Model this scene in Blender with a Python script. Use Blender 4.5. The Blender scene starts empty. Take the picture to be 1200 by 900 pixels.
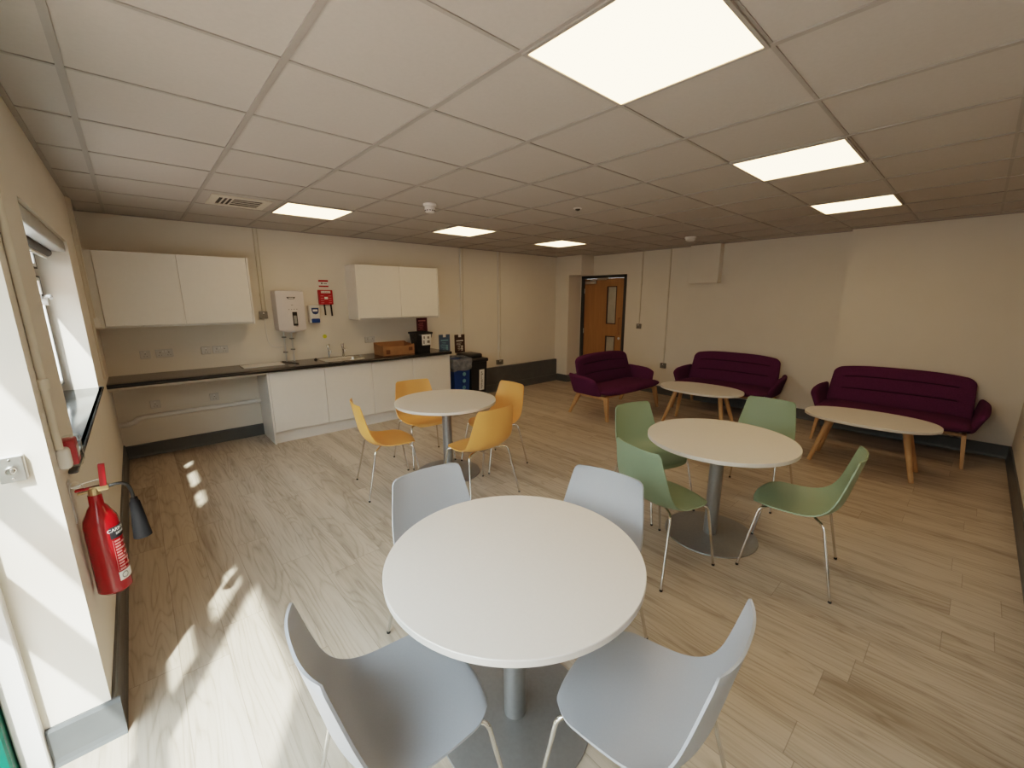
import bpy, bmesh, math, random
from mathutils import Vector, Matrix
random.seed(7)
PI = math.pi
scn = bpy.context.scene
COL = scn.collection
H = 2.529                                   # ceiling height
XL, YK, XR, XS, YF = -0.21, 4.75, 6.98, 6.79, -1.66   # left wall, kitchen wall, lounge wall, its thicker end, front wall

# ------------------------------------------------------------------ materials
def new_mat(name):
    m = bpy.data.materials.new(name); m.use_nodes = True
    nt = m.node_tree; b = nt.nodes['Principled BSDF']
    return m, nt, b

def N(nt, t, **kw):
    n = nt.nodes.new(t)
    for k, v in kw.items():
        if k in n.inputs: n.inputs[k].default_value = v
        else: setattr(n, k, v)
    return n

def mat(name, col, rough=0.5, metal=0.0, var=0.05, scale=20.0, bump=0.0, bscale=200.0, spec=0.5, coat=0.0, sheen=0.0):
    m, nt, b = new_mat(name); L = nt.links
    tc = N(nt, 'ShaderNodeTexCoord')
    n = N(nt, 'ShaderNodeTexNoise', Scale=scale, Detail=3.0)
    L.new(tc.outputs['Object'], n.inputs['Vector'])
    r = N(nt, 'ShaderNodeValToRGB')
    c = Vector(col[:3])
    r.color_ramp.elements[0].position = 0.3; r.color_ramp.elements[1].position = 0.7
    r.color_ramp.elements[0].color = (*[max(0, x*(1-var)) for x in c], 1)
    r.color_ramp.elements[1].color = (*[min(1, x*(1+var)) for x in c], 1)
    L.new(n.outputs['Fac'], r.inputs['Fac']); L.new(r.outputs['Color'], b.inputs['Base Color'])
    b.inputs['Roughness'].default_value = rough; b.inputs['Metallic'].default_value = metal
    b.inputs['Specular IOR Level'].default_value = spec
    b.inputs['Coat Weight'].default_value = coat
    b.inputs['Sheen Weight'].default_value = sheen
    if bump:
        n2 = N(nt, 'ShaderNodeTexNoise', Scale=bscale, Detail=2.0)
        L.new(tc.outputs['Object'], n2.inputs['Vector'])
        bp = N(nt, 'ShaderNodeBump', Strength=bump, Distance=0.002)
        L.new(n2.outputs['Fac'], bp.inputs['Height']); L.new(bp.outputs['Normal'], b.inputs['Normal'])
    return m

def mat_emit(name, col, s):
    m, nt, b = new_mat(name)
    b.inputs['Base Color'].default_value = (0.8, 0.8, 0.78, 1)
    b.inputs['Emission Color'].default_value = (*col, 1); b.inputs['Emission Strength'].default_value = s
    return m

def mat_floor():
    m, nt, b = new_mat('oak_plank_vinyl'); L = nt.links
    geo = N(nt, 'ShaderNodeNewGeometry'); sep = N(nt, 'ShaderNodeSeparateXYZ'); L.new(geo.outputs['Position'], sep.inputs[0])
    def M(op, a, bb=None):
        n = N(nt, 'ShaderNodeMath', operation=op)
        for i, v in enumerate((a, bb)):
            if v is None: continue
            if isinstance(v, (int, float)): n.inputs[i].default_value = v
            else: L.new(v, n.inputs[i])
        return n.outputs[0]
    W, LEN = 0.184, 1.32
    u = M('DIVIDE', sep.outputs['X'], W); cu = M('FLOOR', u); fu = M('FRACT', u)
    wn = N(nt, 'ShaderNodeTexWhiteNoise', noise_dimensions='1D'); L.new(cu, wn.inputs['W'])
    v = M('ADD', M('DIVIDE', sep.outputs['Y'], LEN), M('MULTIPLY', wn.outputs['Value'], 7.3)); cv = M('FLOOR', v); fv = M('FRACT', v)
    cb = N(nt, 'ShaderNodeCombineXYZ'); L.new(cu, cb.inputs[0]); L.new(cv, cb.inputs[1])
    wn2 = N(nt, 'ShaderNodeTexWhiteNoise', noise_dimensions='3D'); L.new(cb.outputs[0], wn2.inputs['Vector'])
    # cathedral grain, one pattern per plank
    off = N(nt, 'ShaderNodeVectorMath', operation='SCALE'); L.new(wn2.outputs['Color'], off.inputs[0]); off.inputs['Scale'].default_value = 40.0
    st = N(nt, 'ShaderNodeCombineXYZ'); L.new(sep.outputs['X'], st.inputs[0]); L.new(M('MULTIPLY', sep.outputs['Y'], 0.11), st.inputs[1])
    ad = N(nt, 'ShaderNodeVectorMath', operation='ADD'); L.new(st.outputs[0], ad.inputs[0]); L.new(off.outputs[0], ad.inputs[1])
    n1 = N(nt, 'ShaderNodeTexNoise', Scale=5.5, Detail=2.0, Roughness=0.5, Distortion=0.3); L.new(ad.outputs[0], n1.inputs['Vector'])
    rings = M('FRACT', M('MULTIPLY', n1.outputs['Fac'], 16.0))
    ringline = M('POWER', M('ABSOLUTE', M('SUBTRACT', M('MULTIPLY', rings, 2.0), 1.0)), 3.0)
    st2 = N(nt, 'ShaderNodeCombineXYZ'); L.new(sep.outputs['X'], st2.inputs[0]); L.new(M('MULTIPLY', sep.outputs['Y'], 0.05), st2.inputs[1])
    ad2 = N(nt, 'ShaderNodeVectorMath', operation='ADD'); L.new(st2.outputs[0], ad2.inputs[0]); L.new(off.outputs[0], ad2.inputs[1])
    n2 = N(nt, 'ShaderNodeTexNoise', Scale=75.0, Detail=4.0, Roughness=0.65); L.new(ad2.outputs[0], n2.inputs['Vector'])
    n3 = N(nt, 'ShaderNodeTexNoise', Scale=9.0, Detail=3.0, Roughness=0.6); L.new(ad2.outputs[0], n3.inputs['Vector'])
    fac = M('ADD', M('MULTIPLY', n2.outputs['Fac'], 0.34), M('MULTIPLY', n3.outputs['Fac'], 0.55))
    fac = M('ADD', fac, M('MULTIPLY', M('SUBTRACT', wn2.outputs['Value'], 0.5), 0.11))
    fac = M('SUBTRACT', fac, M('MULTIPLY', ringline, 0.12))
    rp = N(nt, 'ShaderNodeValToRGB'); e = rp.color_ramp.elements
    e[0].position = 0.22; e[0].color = (0.27, 0.225, 0.172, 1)
    e[1].position = 0.72; e[1].color = (0.58, 0.525, 0.455, 1)
    x = e.new(0.46); x.color = (0.475, 0.415, 0.342, 1)
    L.new(fac, rp.inputs['Fac'])
    du = M('MINIMUM', fu, M('SUBTRACT', 1.0, fu)); dv = M('MINIMUM', fv, M('SUBTRACT', 1.0, fv))
    seam = M('MAXIMUM', M('LESS_THAN', du, 0.0075), M('LESS_THAN', dv, 0.0012))
    mx = N(nt, 'ShaderNodeMix', data_type='RGBA'); L.new(M('MULTIPLY', seam, 0.45), mx.inputs['Factor'])
    L.new(rp.outputs['Color'], mx.inputs['A']); mx.inputs['B'].default_value = (0.13, 0.10, 0.075, 1)
    L.new(mx.outputs['Result'], b.inputs['Base Color'])
    b.inputs['Roughness'].default_value = 0.42; b.inputs['Specular IOR Level'].default_value = 0.4
    bp = N(nt, 'ShaderNodeBump', Strength=0.12, Distance=0.001); L.new(fac, bp.inputs['Height']); L.new(bp.outputs['Normal'], b.inputs['Normal'])
    return m

def mat_wood(name, c0, c1, rough=0.45, axis=2, sc=14.0):
    m, nt, b = new_mat(name); L = nt.links
    tc = N(nt, 'ShaderNodeTexCoord'); mp = N(nt, 'ShaderNodeMapping')
    s = [1, 1, 1]; s[axis] = 0.08; mp.inputs['Scale'].default_value = s
    L.new(tc.outputs['Object'], mp.inputs['Vector'])
    n = N(nt, 'ShaderNodeTexNoise', Scale=sc, Detail=5.0, Distortion=0.5, Roughness=0.6); L.new(mp.outputs[0], n.inputs['Vector'])
    r = N(nt, 'ShaderNodeValToRGB'); r.color_ramp.elements[0].position = 0.3; r.color_ramp.elements[1].position = 0.7
    r.color_ramp.elements[0].color = (*c0, 1); r.color_ramp.elements[1].color = (*c1, 1)
    L.new(n.outputs['Fac'], r.inputs['Fac']); L.new(r.outputs['Color'], b.inputs['Base Color'])
    b.inputs['Roughness'].default_value = rough
    return m

def mat_speckle(name, base, fleck, rough):
    m, nt, b = new_mat(name); L = nt.links
    tc = N(nt, 'ShaderNodeTexCoord')
    v = N(nt, 'ShaderNodeTexVoronoi', Scale=220.0); L.new(tc.outputs['Object'], v.inputs['Vector'])
    r = N(nt, 'ShaderNodeValToRGB'); r.color_ramp.elements[0].position = 0.06; r.color_ramp.elements[0].color = (*fleck, 1)
    r.color_ramp.elements[1].position = 0.16; r.color_ramp.elements[1].color = (*base, 1)
    L.new(v.outputs['Distance'], r.inputs['Fac']); L.new(r.outputs['Color'], b.inputs['Base Color'])
    b.inputs['Roughness'].default_value = rough
    return m

def mat_glass(name, tint=(1, 1, 1), rough=0.0):
    m, nt, b = new_mat(name); L = nt.links
    nt.nodes.remove(b); out = nt.nodes['Material Output']
    tr = N(nt, 'ShaderNodeBsdfTransparent'); tr.inputs['Color'].default_value = (*tint, 1)
    gl = N(nt, 'ShaderNodeBsdfGlossy', Roughness=0.02)
    lw = N(nt, 'ShaderNodeLayerWeight', Blend=0.5)
    pw = N(nt, 'ShaderNodeMath', operation='POWER'); L.new(lw.outputs['Facing'], pw.inputs[0]); pw.inputs[1].default_value = 5.0
    fr = N(nt, 'ShaderNodeMath', operation='MULTIPLY_ADD'); L.new(pw.outputs[0], fr.inputs[0]); fr.inputs[1].default_value = 0.6; fr.inputs[2].default_value = 0.035
    mx = N(nt, 'ShaderNodeMixShader'); L.new(fr.outputs[0], mx.inputs[0]); L.new(tr.outputs[0], mx.inputs[1]); L.new(gl.outputs[0], mx.inputs[2])
    L.new(mx.outputs[0], out.inputs['Surface'])
    return m

def mat_paving():
    m, nt, b = new_mat('outdoor_paving'); L = nt.links
    tc = N(nt, 'ShaderNodeTexCoord')
    br = N(nt, 'ShaderNodeTexBrick', Scale=5.0); br.inputs['Color1'].default_value = (0.36, 0.2, 0.15, 1); br.inputs['Color2'].default_value = (0.42, 0.28, 0.22, 1)
    br.inputs['Mortar'].default_value = (0.4, 0.37, 0.33, 1); L.new(tc.outputs['Object'], br.inputs['Vector'])
    L.new(br.outputs['Color'], b.inputs['Base Color']); b.inputs['Roughness'].default_value = 0.9
    return m

MT = dict(
    wall=mat('wall_paint', (0.72, 0.68, 0.615), 0.75, var=0.015, scale=3, bump=0.08, bscale=260),
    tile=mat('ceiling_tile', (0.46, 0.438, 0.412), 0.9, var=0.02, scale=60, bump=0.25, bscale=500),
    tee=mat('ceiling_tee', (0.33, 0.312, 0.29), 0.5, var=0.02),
    floor=mat_floor(),
    skirt=mat('grey_skirting', (0.10, 0.107, 0.112), 0.38, var=0.08, scale=8),
    white=mat('white_cabinet', (0.76, 0.75, 0.73), 0.32, var=0.01),
    socket=mat('socket_white', (0.58, 0.57, 0.55), 0.35, var=0.01),
    carcass=mat('white_carcass', (0.66, 0.65, 0.62), 0.45, var=0.01),
    plastic=mat('white_plastic', (0.72, 0.71, 0.69), 0.4, var=0.01),
    boiler=mat('heater_white', (0.66, 0.63, 0.645), 0.35, var=0.01),
    offplastic=mat('cream_plastic', (0.62, 0.58, 0.50), 0.4, var=0.02),
    gap=mat('dark_gap', (0.09, 0.085, 0.08), 0.8),
    worktop=mat_speckle('black_worktop', (0.014, 0.013, 0.013), (0.12, 0.11, 0.10), 0.16),
    sill=mat_speckle('slate_sill', (0.06, 0.07, 0.075), (0.12, 0.13, 0.14), 0.14),
    steel=mat('brushed_steel', (0.6, 0.6, 0.59), 0.28, 1.0, var=0.06, scale=40),
    chrome=mat('chrome', (0.72, 0.71, 0.69), 0.10, 1.0, var=0.01),
    pedestal=mat('silver_powdercoat', (0.30, 0.305, 0.31), 0.36, 0.6, var=0.04, scale=60),
    top=mat('white_laminate', (0.70, 0.68, 0.65), 0.34, var=0.012, scale=80, bump=0.03, bscale=600),
    grey=mat('blue_grey_shell', (0.36, 0.385, 0.42), 0.46, var=0.02, scale=200, bump=0.05, bscale=900),
    orange=mat('orange_shell', (0.80, 0.435, 0.14), 0.46, var=0.02, scale=200, bump=0.05, bscale=900),
    green=mat('green_shell', (0.245, 0.33, 0.225), 0.46, var=0.02, scale=200, bump=0.05, bscale=900),
    rubber=mat('black_rubber', (0.02, 0.02, 0.02), 0.6),
    purple=mat('purple_fabric', (0.105, 0.026, 0.082), 0.85, var=0.15, scale=120, bump=0.3, bscale=700, spec=0.12),
    purple_dark=mat('purple_stitching', (0.03, 0.004, 0.018), 0.9, spec=0.1),
    oak=mat_wood('oak_leg', (0.42, 0.25, 0.11), (0.56, 0.36, 0.18)),
    door=mat_wood('oak_veneer', (0.33, 0.175, 0.065), (0.41, 0.225, 0.085), 0.4),
    frame=mat('anthracite_frame', (0.045, 0.047, 0.047), 0.4),
    upvc=mat('white_upvc', (0.8, 0.81, 0.81), 0.3, var=0.01),
    greenframe=mat('green_door_paint', (0.003, 0.085, 0.058), 0.25, var=0.05),
    glass=mat_glass('window_glass', (0.94, 0.97, 0.96)),
    visionglass=mat('obscure_glass', (0.42, 0.41, 0.36), 0.12, var=0.12, scale=6),
    alu=mat('aluminium', (0.55, 0.57, 0.58), 0.35, 0.7),
    blind=mat('dark_blind', (0.05, 0.05, 0.05), 0.6),
    red=mat('fire_red', (0.30, 0.004, 0.007), 0.22, var=0.03, coat=0.5),
    redplastic=mat('red_plastic', (0.40, 0.010, 0.015), 0.35, var=0.03),
    brass=mat('brass', (0.55, 0.42, 0.24), 0.3, 1.0),
    black=mat('black_plastic', (0.015, 0.015, 0.016), 0.38),
    horn=mat('horn_black', (0.008, 0.008, 0.009), 0.7, spec=0.2),
    label=mat('white_label', (0.75, 0.74, 0.72), 0.5, var=0.02),
    pinklabel=mat('label_print', (0.62, 0.22, 0.22), 0.5),
    ink=mat('black_ink', (0.02, 0.02, 0.025), 0.5),
    navy=mat('navy_print', (0.02, 0.05, 0.16), 0.4),
    blue=mat('blue_bin', (0.008, 0.05, 0.22), 0.4),
    bluesign=mat('blue_sign', (0.075, 0.125, 0.23), 0.5, var=0.08, scale=30),
    brownsign=mat('brown_sign', (0.055, 0.032, 0.022), 0.5, var=0.1, scale=30),
    redsign=mat('burgundy_sign', (0.10, 0.012, 0.018), 0.5, var=0.1, scale=30),
    cyan=mat('pale_blue_print', (0.2, 0.42, 0.55), 0.5),
    liner=mat('liner_film', (0.16, 0.18, 0.21), 0.22, var=0.3, scale=14),
    card=mat('cardboard', (0.30, 0.165, 0.075), 0.8, var=0.08, scale=12),
    carddark=mat('cardboard_print', (0.13, 0.062, 0.03), 0.8),
    yellow=mat('yellow_sticker', (0.55, 0.55, 0.02), 0.5),
    metalbox=mat('metalclad_grey', (0.25, 0.25, 0.24), 0.35, 0.7),
    screen=mat('grey_screen', (0.32, 0.33, 0.32), 0.3),
    ventdark=mat('vent_dark', (0.05, 0.045, 0.04), 0.8),
    light=mat_emit('light_diffuser', (1.0, 0.67, 0.35), 4.3),
    paving=mat_paving(),
    render=mat('outside_render', (0.5, 0.46, 0.4), 0.9),
)

# ------------------------------------------------------------------ mesh helpers
def box(bm, x0, x1, y0, y1, z0, z1, M=None):
    vs = [bm.verts.new((x, y, z)) for x in (x0, x1) for y in (y0, y1) for z in (z0, z1)]
    if M: [setattr(v, 'co', M @ v.co) for v in vs]
    for f in ((0, 1, 3, 2), (4, 6, 7, 5), (0, 4, 5, 1), (2, 3, 7, 6), (0, 2, 6, 4), (1, 5, 7, 3)):
        bm.faces.new([vs[i] for i in f])
    return vs

def rbox(bm, x0, x1, y0, y1, z0, z1, r=0.005, seg=2, M=None):
    t = bmesh.new(); box(t, x0, x1, y0, y1, z0, z1)
    bmesh.ops.recalc_face_normals(t, faces=t.faces)
    r = min(r, 0.49*min(abs(x1-x0), abs(y1-y0), abs(z1-z0)))
    bmesh.ops.bevel(t, geom=t.edges[:], offset=r, segments=seg, profile=0.5, affect='EDGES')
    add(bm, t, M)

def add(bm, t, M=None):
    if M: bmesh.ops.transform(t, matrix=M, verts=t.verts)
    me = bpy.data.meshes.new('tmp'); t.to_mesh(me); t.free(); bm.from_mesh(me); bpy.data.meshes.remove(me)

def lathe(bm, prof, seg=32, M=None, caps=True):
    t = bmesh.new(); rings = []
    for r, z in prof:
        if r < 1e-6: rings.append([t.verts.new((0, 0, z))])
        else: rings.append([t.verts.new((r*math.cos(2*PI*i/seg), r*math.sin(2*PI*i/seg), z)) for i in range(seg)])
    for a, b in zip(rings, rings[1:]):
        for i in range(seg):
            j = (i+1) % seg
            if len(a) == 1 and len(b) == 1: continue
            if len(a) == 1: t.faces.new((a[0], b[j], b[i]))
            elif len(b) == 1: t.faces.new((a[i], a[j], b[0]))
            else: t.faces.new((a[i], a[j], b[j], b[i]))
    if caps:
        for rg in (rings[0], rings[-1]):
            if len(rg) > 1: t.faces.new(rg)
    bmesh.ops.recalc_face_normals(t, faces=t.faces)
    add(bm, t, M)

def smooth_path(pts, n=6, it=2):
    P = [Vector(p) for p in pts]
    for _ in range(it):
        Q = [P[0]]
        for a, b in zip(P, P[1:]): Q += [a.lerp(b, 0.25), a.lerp(b, 0.75)]
        P = Q + [P[-1]]
    return P

def tube(bm, pts, r, seg=10, r1=None, flat=1.0):
    P = [Vector(p) for p in pts]; rings = []; nrm = None
    for i, p in enumerate(P):
        t = (P[min(i+1, len(P)-1)] - P[max(i-1, 0)]).normalized()
        if nrm is None:
            nrm = t.orthogonal().normalized()
        else:
            nrm = (nrm - t*nrm.dot(t)).normalized()
        bi = t.cross(nrm); rr = r if r1 is None else r + (r1-r)*i/(len(P)-1)
        rings.append([bm.verts.new(p + nrm*rr*math.cos(2*PI*k/seg) + bi*rr*flat*math.sin(2*PI*k/seg)) for k in range(seg)])
    for a, b in zip(rings, rings[1:]):
        for k in range(seg):
            bm.faces.new((a[k], a[(k+1) % seg], b[(k+1) % seg], b[k]))
    bm.faces.new(rings[0][::-1]); bm.faces.new(rings[-1])

def prism(bm, poly, z0, z1, M=None):
    t = bmesh.new()
    a = [t.verts.new((x, y, z0)) for x, y in poly]; b = [t.verts.new((x, y, z1)) for x, y in poly]
    t.faces.new(a[::-1]); t.faces.new(b)
    n = len(poly)
    for i in range(n): t.faces.new((a[i], a[(i+1) % n], b[(i+1) % n], b[i]))
    bmesh.ops.recalc_face_normals(t, faces=t.faces)
    add(bm, t, M)

def pad(bm, fn, thick, ns=32, nt=20, p=5.0, r=(0.0, 0.0), mod=None):
    """closed cushion: fn(s,t) in [-1,1]^2 gives its middle surface; r=(radius fraction at t=-1, t=+1) rounds the corners"""
    def g(s, t):
        rr = r[1] if t > 0 else r[0]
        if rr[0] > 0 and abs(t) > 1-rr[1]:
            k = (abs(t)-(1-rr[1]))/rr[1]; s = s*(1-rr[0]*(1-math.sqrt(max(0, 1-k*k))))
        return Vector(fn(s, t))
    e = 1e-3; F = []; B = []
    def sp(k, n):
        q = -1+2*k/n
        return math.copysign(1-(1-abs(q))**1.7, q)
    for j in range(nt+1):
        t = sp(j, nt); rowf = []; rowb = []
        for i in range(ns+1):
            s = sp(i, ns); c = g(s, t)
            du = g(min(1, s+e), t)-g(max(-1, s-e), t); dv = g(s, min(1, t+e))-g(s, max(-1, t-e))
            n = du.cross(dv)
            n = n.normalized() if n.length > 1e-12 else Vector((0, 0, 1))
            h = 0.5*thick*((max(0, 1-abs(s)**p))**(1/2.2))*((max(0, 1-abs(t)**p))**(1/2.2))
            edge = i in (0, ns) or j in (0, nt)
            d = mod(s, t) if mod else 0.0
            vf = bm.verts.new(c+n*(h-d if not edge else 0)); rowf.append(vf)
            rowb.append(vf if edge else bm.verts.new(c-n*h))
        F.append(rowf); B.append(rowb)
    for j in range(nt):
        for i in range(ns):
            for R, flip in ((F, False), (B, True)):
                q = [R[j][i], R[j][i+1], R[j+1][i+1], R[j+1][i]]
                if flip: q = q[::-1]
                q2 = []
                for v in q:
                    if v not in q2: q2.append(v)
                if len(q2) > 2:
                    try: bm.faces.new(q2)
                    except ValueError: pass

def obj(name, bm, m, parent=None, smooth=False, angle=40):
    bmesh.ops.recalc_face_normals(bm, faces=bm.faces)
    me = bpy.data.meshes.new(name); bm.to_mesh(me); bm.free()
    o = bpy.data.objects.new(name, me); COL.objects.link(o)
    me.materials.append(MT[m] if isinstance(m, str) else m)
    if smooth:
        for p in me.polygons: p.use_smooth = True
        me.set_sharp_from_angle(angle=math.radians(angle))
    if parent: o.parent = parent
    return o

def at(name, fn, m, parent=None, smooth=False, **kw):
    bm = bmesh.new(); fn(bm); return obj(name, bm, m, parent, smooth, **kw)

def thing(name, label, cat, loc=(0, 0, 0), rz=0.0, group=None):
    o = bpy.data.objects.new(name, None); COL.objects.link(o); o.empty_display_size = 0.1
    o.location = loc; o.rotation_euler = (0, 0, rz)
    o['label'] = label; o['category'] = cat
    if group: o['group'] = group
    return o

def tag(o, label, cat, group=None):
    o['label'] = label; o['category'] = cat
    if group: o['group'] = group
    return o

def struct(o):
    o['kind'] = 'structure'; return o

def dup(root, loc, rz, label):
    r = root.copy(); COL.objects.link(r); r.location = loc; r.rotation_euler = (0, 0, rz); r['label'] = label
    for ch in root.children:
        c = ch.copy(); COL.objects.link(c); c.parent = r
        for g in ch.children:
            d = g.copy(); COL.objects.link(d); d.parent = c
    return r

def lettering(name, txt, size, m, parent, M, depth=0.0006, align='CENTER'):
    cu = bpy.data.curves.new('t', 'FONT'); cu.body = txt; cu.size = size; cu.align_x = align; cu.align_y = 'CENTER'; cu.extrude = depth
    t = bpy.data.objects.new('t', cu); COL.objects.link(t)
    me = bpy.data.meshes.new_from_object(t.evaluated_get(bpy.context.evaluated_depsgraph_get()))
    bpy.data.objects.remove(t); bpy.data.curves.remove(cu)
    me.transform(M); me.materials.clear(); me.materials.append(MT[m])
    o = bpy.data.objects.new(name, me); COL.objects.link(o); o.parent = parent
    return o

# frames for flat graphics: X right, Y up, Z out of the surface
def on_y(x, y, z):   # facing -y
    return Matrix(((1, 0, 0, x), (0, 0, -1, y), (0, 1, 0, z), (0, 0, 0, 1)))

# ------------------------------------------------------------------ camera
yaw, pit, rol = .7366, -.2125, -.0021
fw = Vector((math.sin(yaw)*math.cos(pit), math.cos(yaw)*math.cos(pit), math.sin(pit)))
r0 = Vector((math.cos(yaw), -math.sin(yaw), 0)); u0 = r0.cross(fw)
rr = r0*math.cos(rol)+u0*math.sin(rol); uu = -r0*math.sin(rol)+u0*math.cos(rol)
cd = bpy.data.cameras.new('camera'); cam = bpy.data.objects.new('camera', cd); COL.objects.link(cam)
cd.sensor_width = 36; cd.lens = 486.64/1200*36; cd.shift_x = -4.31/1200; cd.shift_y = 6.07/1200; cd.clip_start = 0.02
cam.matrix_world = Matrix(((rr.x, uu.x, -fw.x, .0689), (rr.y, uu.y, -fw.y, -1.2161), (rr.z, uu.z, -fw.z, H-.8439), (0, 0, 0, 1)))
scn.camera = cam

# ------------------------------------------------------------------ setting
Y0, Y1 = -1.15, 0.835          # glazed door opening in the left wall
WY0, WY1, WZ0, WZ1 = 1.47, 3.28, 1.03, 2.10   # window opening
XO = -0.53                     # outer face of left wall
struct(at('floor', lambda b: box(b, XO, XR+.02, YF, YK, -.05, 0), 'floor'))
def left_wall(b):
    box(b, XO, XL, YF-.1, Y0, 0, H); box(b, XO, XL, Y0, Y1, 2.24, H); box(b, XO, XL, Y1, WY0, 0, H)
    box(b, XO, XL, WY0, WY1, 0, WZ0-.03); box(b, XO, XL, WY0, WY1, WZ1, H); box(b, XO, XL, WY1, YK+.1, 0, H)
struct(at('wall_left', left_wall, 'wall'))
struct(at('wall_back', lambda b: box(b, XL, XR+.1, YK, YK+.1, 0, H), 'wall'))
DY0, DY1, DZ = 3.31, 4.375, 2.145
def right_wall(b):
    box(b, XR, XR+.15, 0.0, DY0, 0, H); box(b, XR, XR+.15, DY0, DY1, DZ, H); box(b, XR, XR+.15, DY1, YK, 0, H)
    box(b, XS, XR+.15, YF, 0.0, 0, H)
    box(b, 6.60, XR, 4.40, YK, 0, H)
    box(b, 6.60, XR, 4.09, 4.40, 2.155, H)
struct(at('wall_right', right_wall, 'wall'))
struct(at('wall_front', lambda b: box(b, XL, XR+.1, YF-.1, YF, 0, H), 'wall'))
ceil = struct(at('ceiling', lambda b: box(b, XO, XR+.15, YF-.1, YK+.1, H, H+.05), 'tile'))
def tees(b):
    for i in range(0, 12):
        x = i*.6
        if x < XR: box(b, x-.012, x+.012, YF, YK, H-.006, H)
    for j in range(-2, 8):
        y = j*.6; box(b, XL, XR, y-.008, y+.008, H-.004, H)
    box(b, XL, XL+.022, YF, YK, H-.008, H); box(b, XL, XR, YK-.022, YK, H-.008, H)
    box(b, XR-.022, XR, 0, YK, H-.008, H); box(b, XS-.022, XS, YF, 0, H-.008, H); box(b, XL, XS, YF, YF+.022, H-.008, H)
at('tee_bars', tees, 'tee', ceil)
struct(at('trim_1', lambda b: rbox(b, XR-.13, XR, 1.60, 2.07, 1.935, H-.008, .003, 1), 'wall'))

# skirting
SH = .145
def skirt_profile(b, p0, p1, inward, h=SH, t=.016):
    p0 = Vector((*p0, 0)); p1 = Vector((*p1, 0)); n = Vector((*inward, 0))
    poly = [(0, 0), (t+.010, 0), (t+.004, .012), (t, .03), (t, h-.012), (t-.006, h), (0, h)]
    a = [b.verts.new(p0+n*x+Vector((0, 0, z))) for x, z in poly]; c = [b.verts.new(p1+n*x+Vector((0, 0, z))) for x, z in poly]
    k = len(poly); b.faces.new(a); b.faces.new(c[::-1])
    for i in range(k): b.faces.new((a[i], a[(i+1) % k], c[(i+1) % k], c[i]))
def sk_left(b):
    skirt_profile(b, (XL, Y1), (XL, YK), (1, 0), .16); skirt_profile(b, (-.385, Y1), (XL+.026, Y1), (0, -1), .16)
struct(at('baseboard_left', sk_left, 'skirt'))
struct(at('baseboard_back', lambda b: skirt_profile(b, (XL, YK), (1.115, YK), (0, -1)), 'skirt'))
def lowbox(b):
    rbox(b, 3.62, 6.60, 4.685, YK, 0, .455, .004, 1); skirt_profile(b, (3.62, 4.685), (6.60, 4.685), (0, -1), .138)
struct(at('trim_2', lowbox, 'skirt'))
def sk_right(b):
    skirt_profile(b, (XR, 0), (XR, DY0), (-1, 0)); skirt_profile(b, (XS, YF), (XS, 0), (-1, 0)); skirt_profile(b, (XS, 0), (XR, 0), (0, 1))
    skirt_profile(b, (6.60, 4.40), (6.60, 4.66), (-1, 0)); skirt_profile(b, (6.584, 4.40), (XR, 4.40), (0, -1))
struct(at('baseboard_right', sk_right, 'skirt'))
struct(at('baseboard_front', lambda b: skirt_profile(b, (XL+.4, YF), (XS, YF), (0, 1)), 'skirt'))

# window
win = struct(bpy.data.objects.new('window_1', None)); COL.objects.link(win)
XW = -.40
def wframe(b):
    fz0, fz1 = WZ0, WZ1
    for y in (WY0, WY0+.60, WY0+1.20): pass
    box(b, XW-.06, XW, WY0, WY0+.06, fz0, fz1); box(b, XW-.06, XW, WY1-.06, WY1, fz0, fz1)
    box(b, XW-.06, XW, WY0, WY1, fz0, fz0+.07); box(b, XW-.06, XW, WY0, WY1, fz1-.06, fz1)
    box(b, XW-.055, XW+.004, WY0, WY1, 1.84, 1.91)
    for y in (WY0+.61, WY0+1.21): box(b, XW-.058, XW+.002, y-.03, y+.03, fz0, fz1)
at('frame', wframe, 'upvc', win)
def sash(b):
    for y0, y1 in ((WY0+.05, WY0+.58), (WY0+.64, WY0+1.18), (WY0+1.24, WY1-.05)):
        for z0, z1 in ((WZ0+.07, 1.84), (1.91, WZ1-.06)):
            for q in ((y0, y0+.024, z0, z1), (y1-.024, y1, z0, z1), (y0+.024, y1-.024, z0, z0+.024), (y0+.024, y1-.024, z1-.024, z1)):
                rbox(b, XW-.03, XW+.022, *q, .004, 1)
at('sash', sash, 'upvc', win)
def gasket(b):
    for y0, y1 in ((WY0+.05, WY0+.58), (WY0+.64, WY0+1.18), (WY0+1.24, WY1-.05)):
        for z0, z1 in ((WZ0+.07, 1.84), (1.91, WZ1-.06)):
            for q in ((y0-.010, y0, z0-.01, z1+.01), (y1, y1+.010, z0-.01, z1+.01), (y0, y1, z0-.01, z0), (y0, y1, z1, z1+.01)):
                box(b, XW-.01, XW+.0235, *q)
at('gasket', gasket, 'rubber', win)
for y0, y1 in ((WY0+.07, WY0+.56), (WY0+.66, WY0+1.16), (WY0+1.26, WY1-.07)):
    for z0, z1 in ((WZ0+.09, 1.82), (1.93, WZ1-.08)):
        at('pane', lambda b: box(b, XW-.018, XW-.012, y0, y1, z0, z1), 'glass', win)
def stay(b):
    rbox(b, XW+.022, XW+.052, 2.83, 2.93, 1.695, 1.725, .004); tube(b, [(XW+.04, 2.88, 1.70), (XW+.09, 2.86, 1.715), (XW+.10, 2.75, 1.70)], .010)
    rbox(b, XW+.025, XW+.075, 2.86, 2.90, 1.655, 1.70, .006)
at('window_stay', stay, 'upvc', win, True)
at('handle_bolt', lambda b: rbox(b, XW+.05, XW+.056, 2.865, 2.885, 1.71, 1.725, .002), 'black', win)

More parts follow.
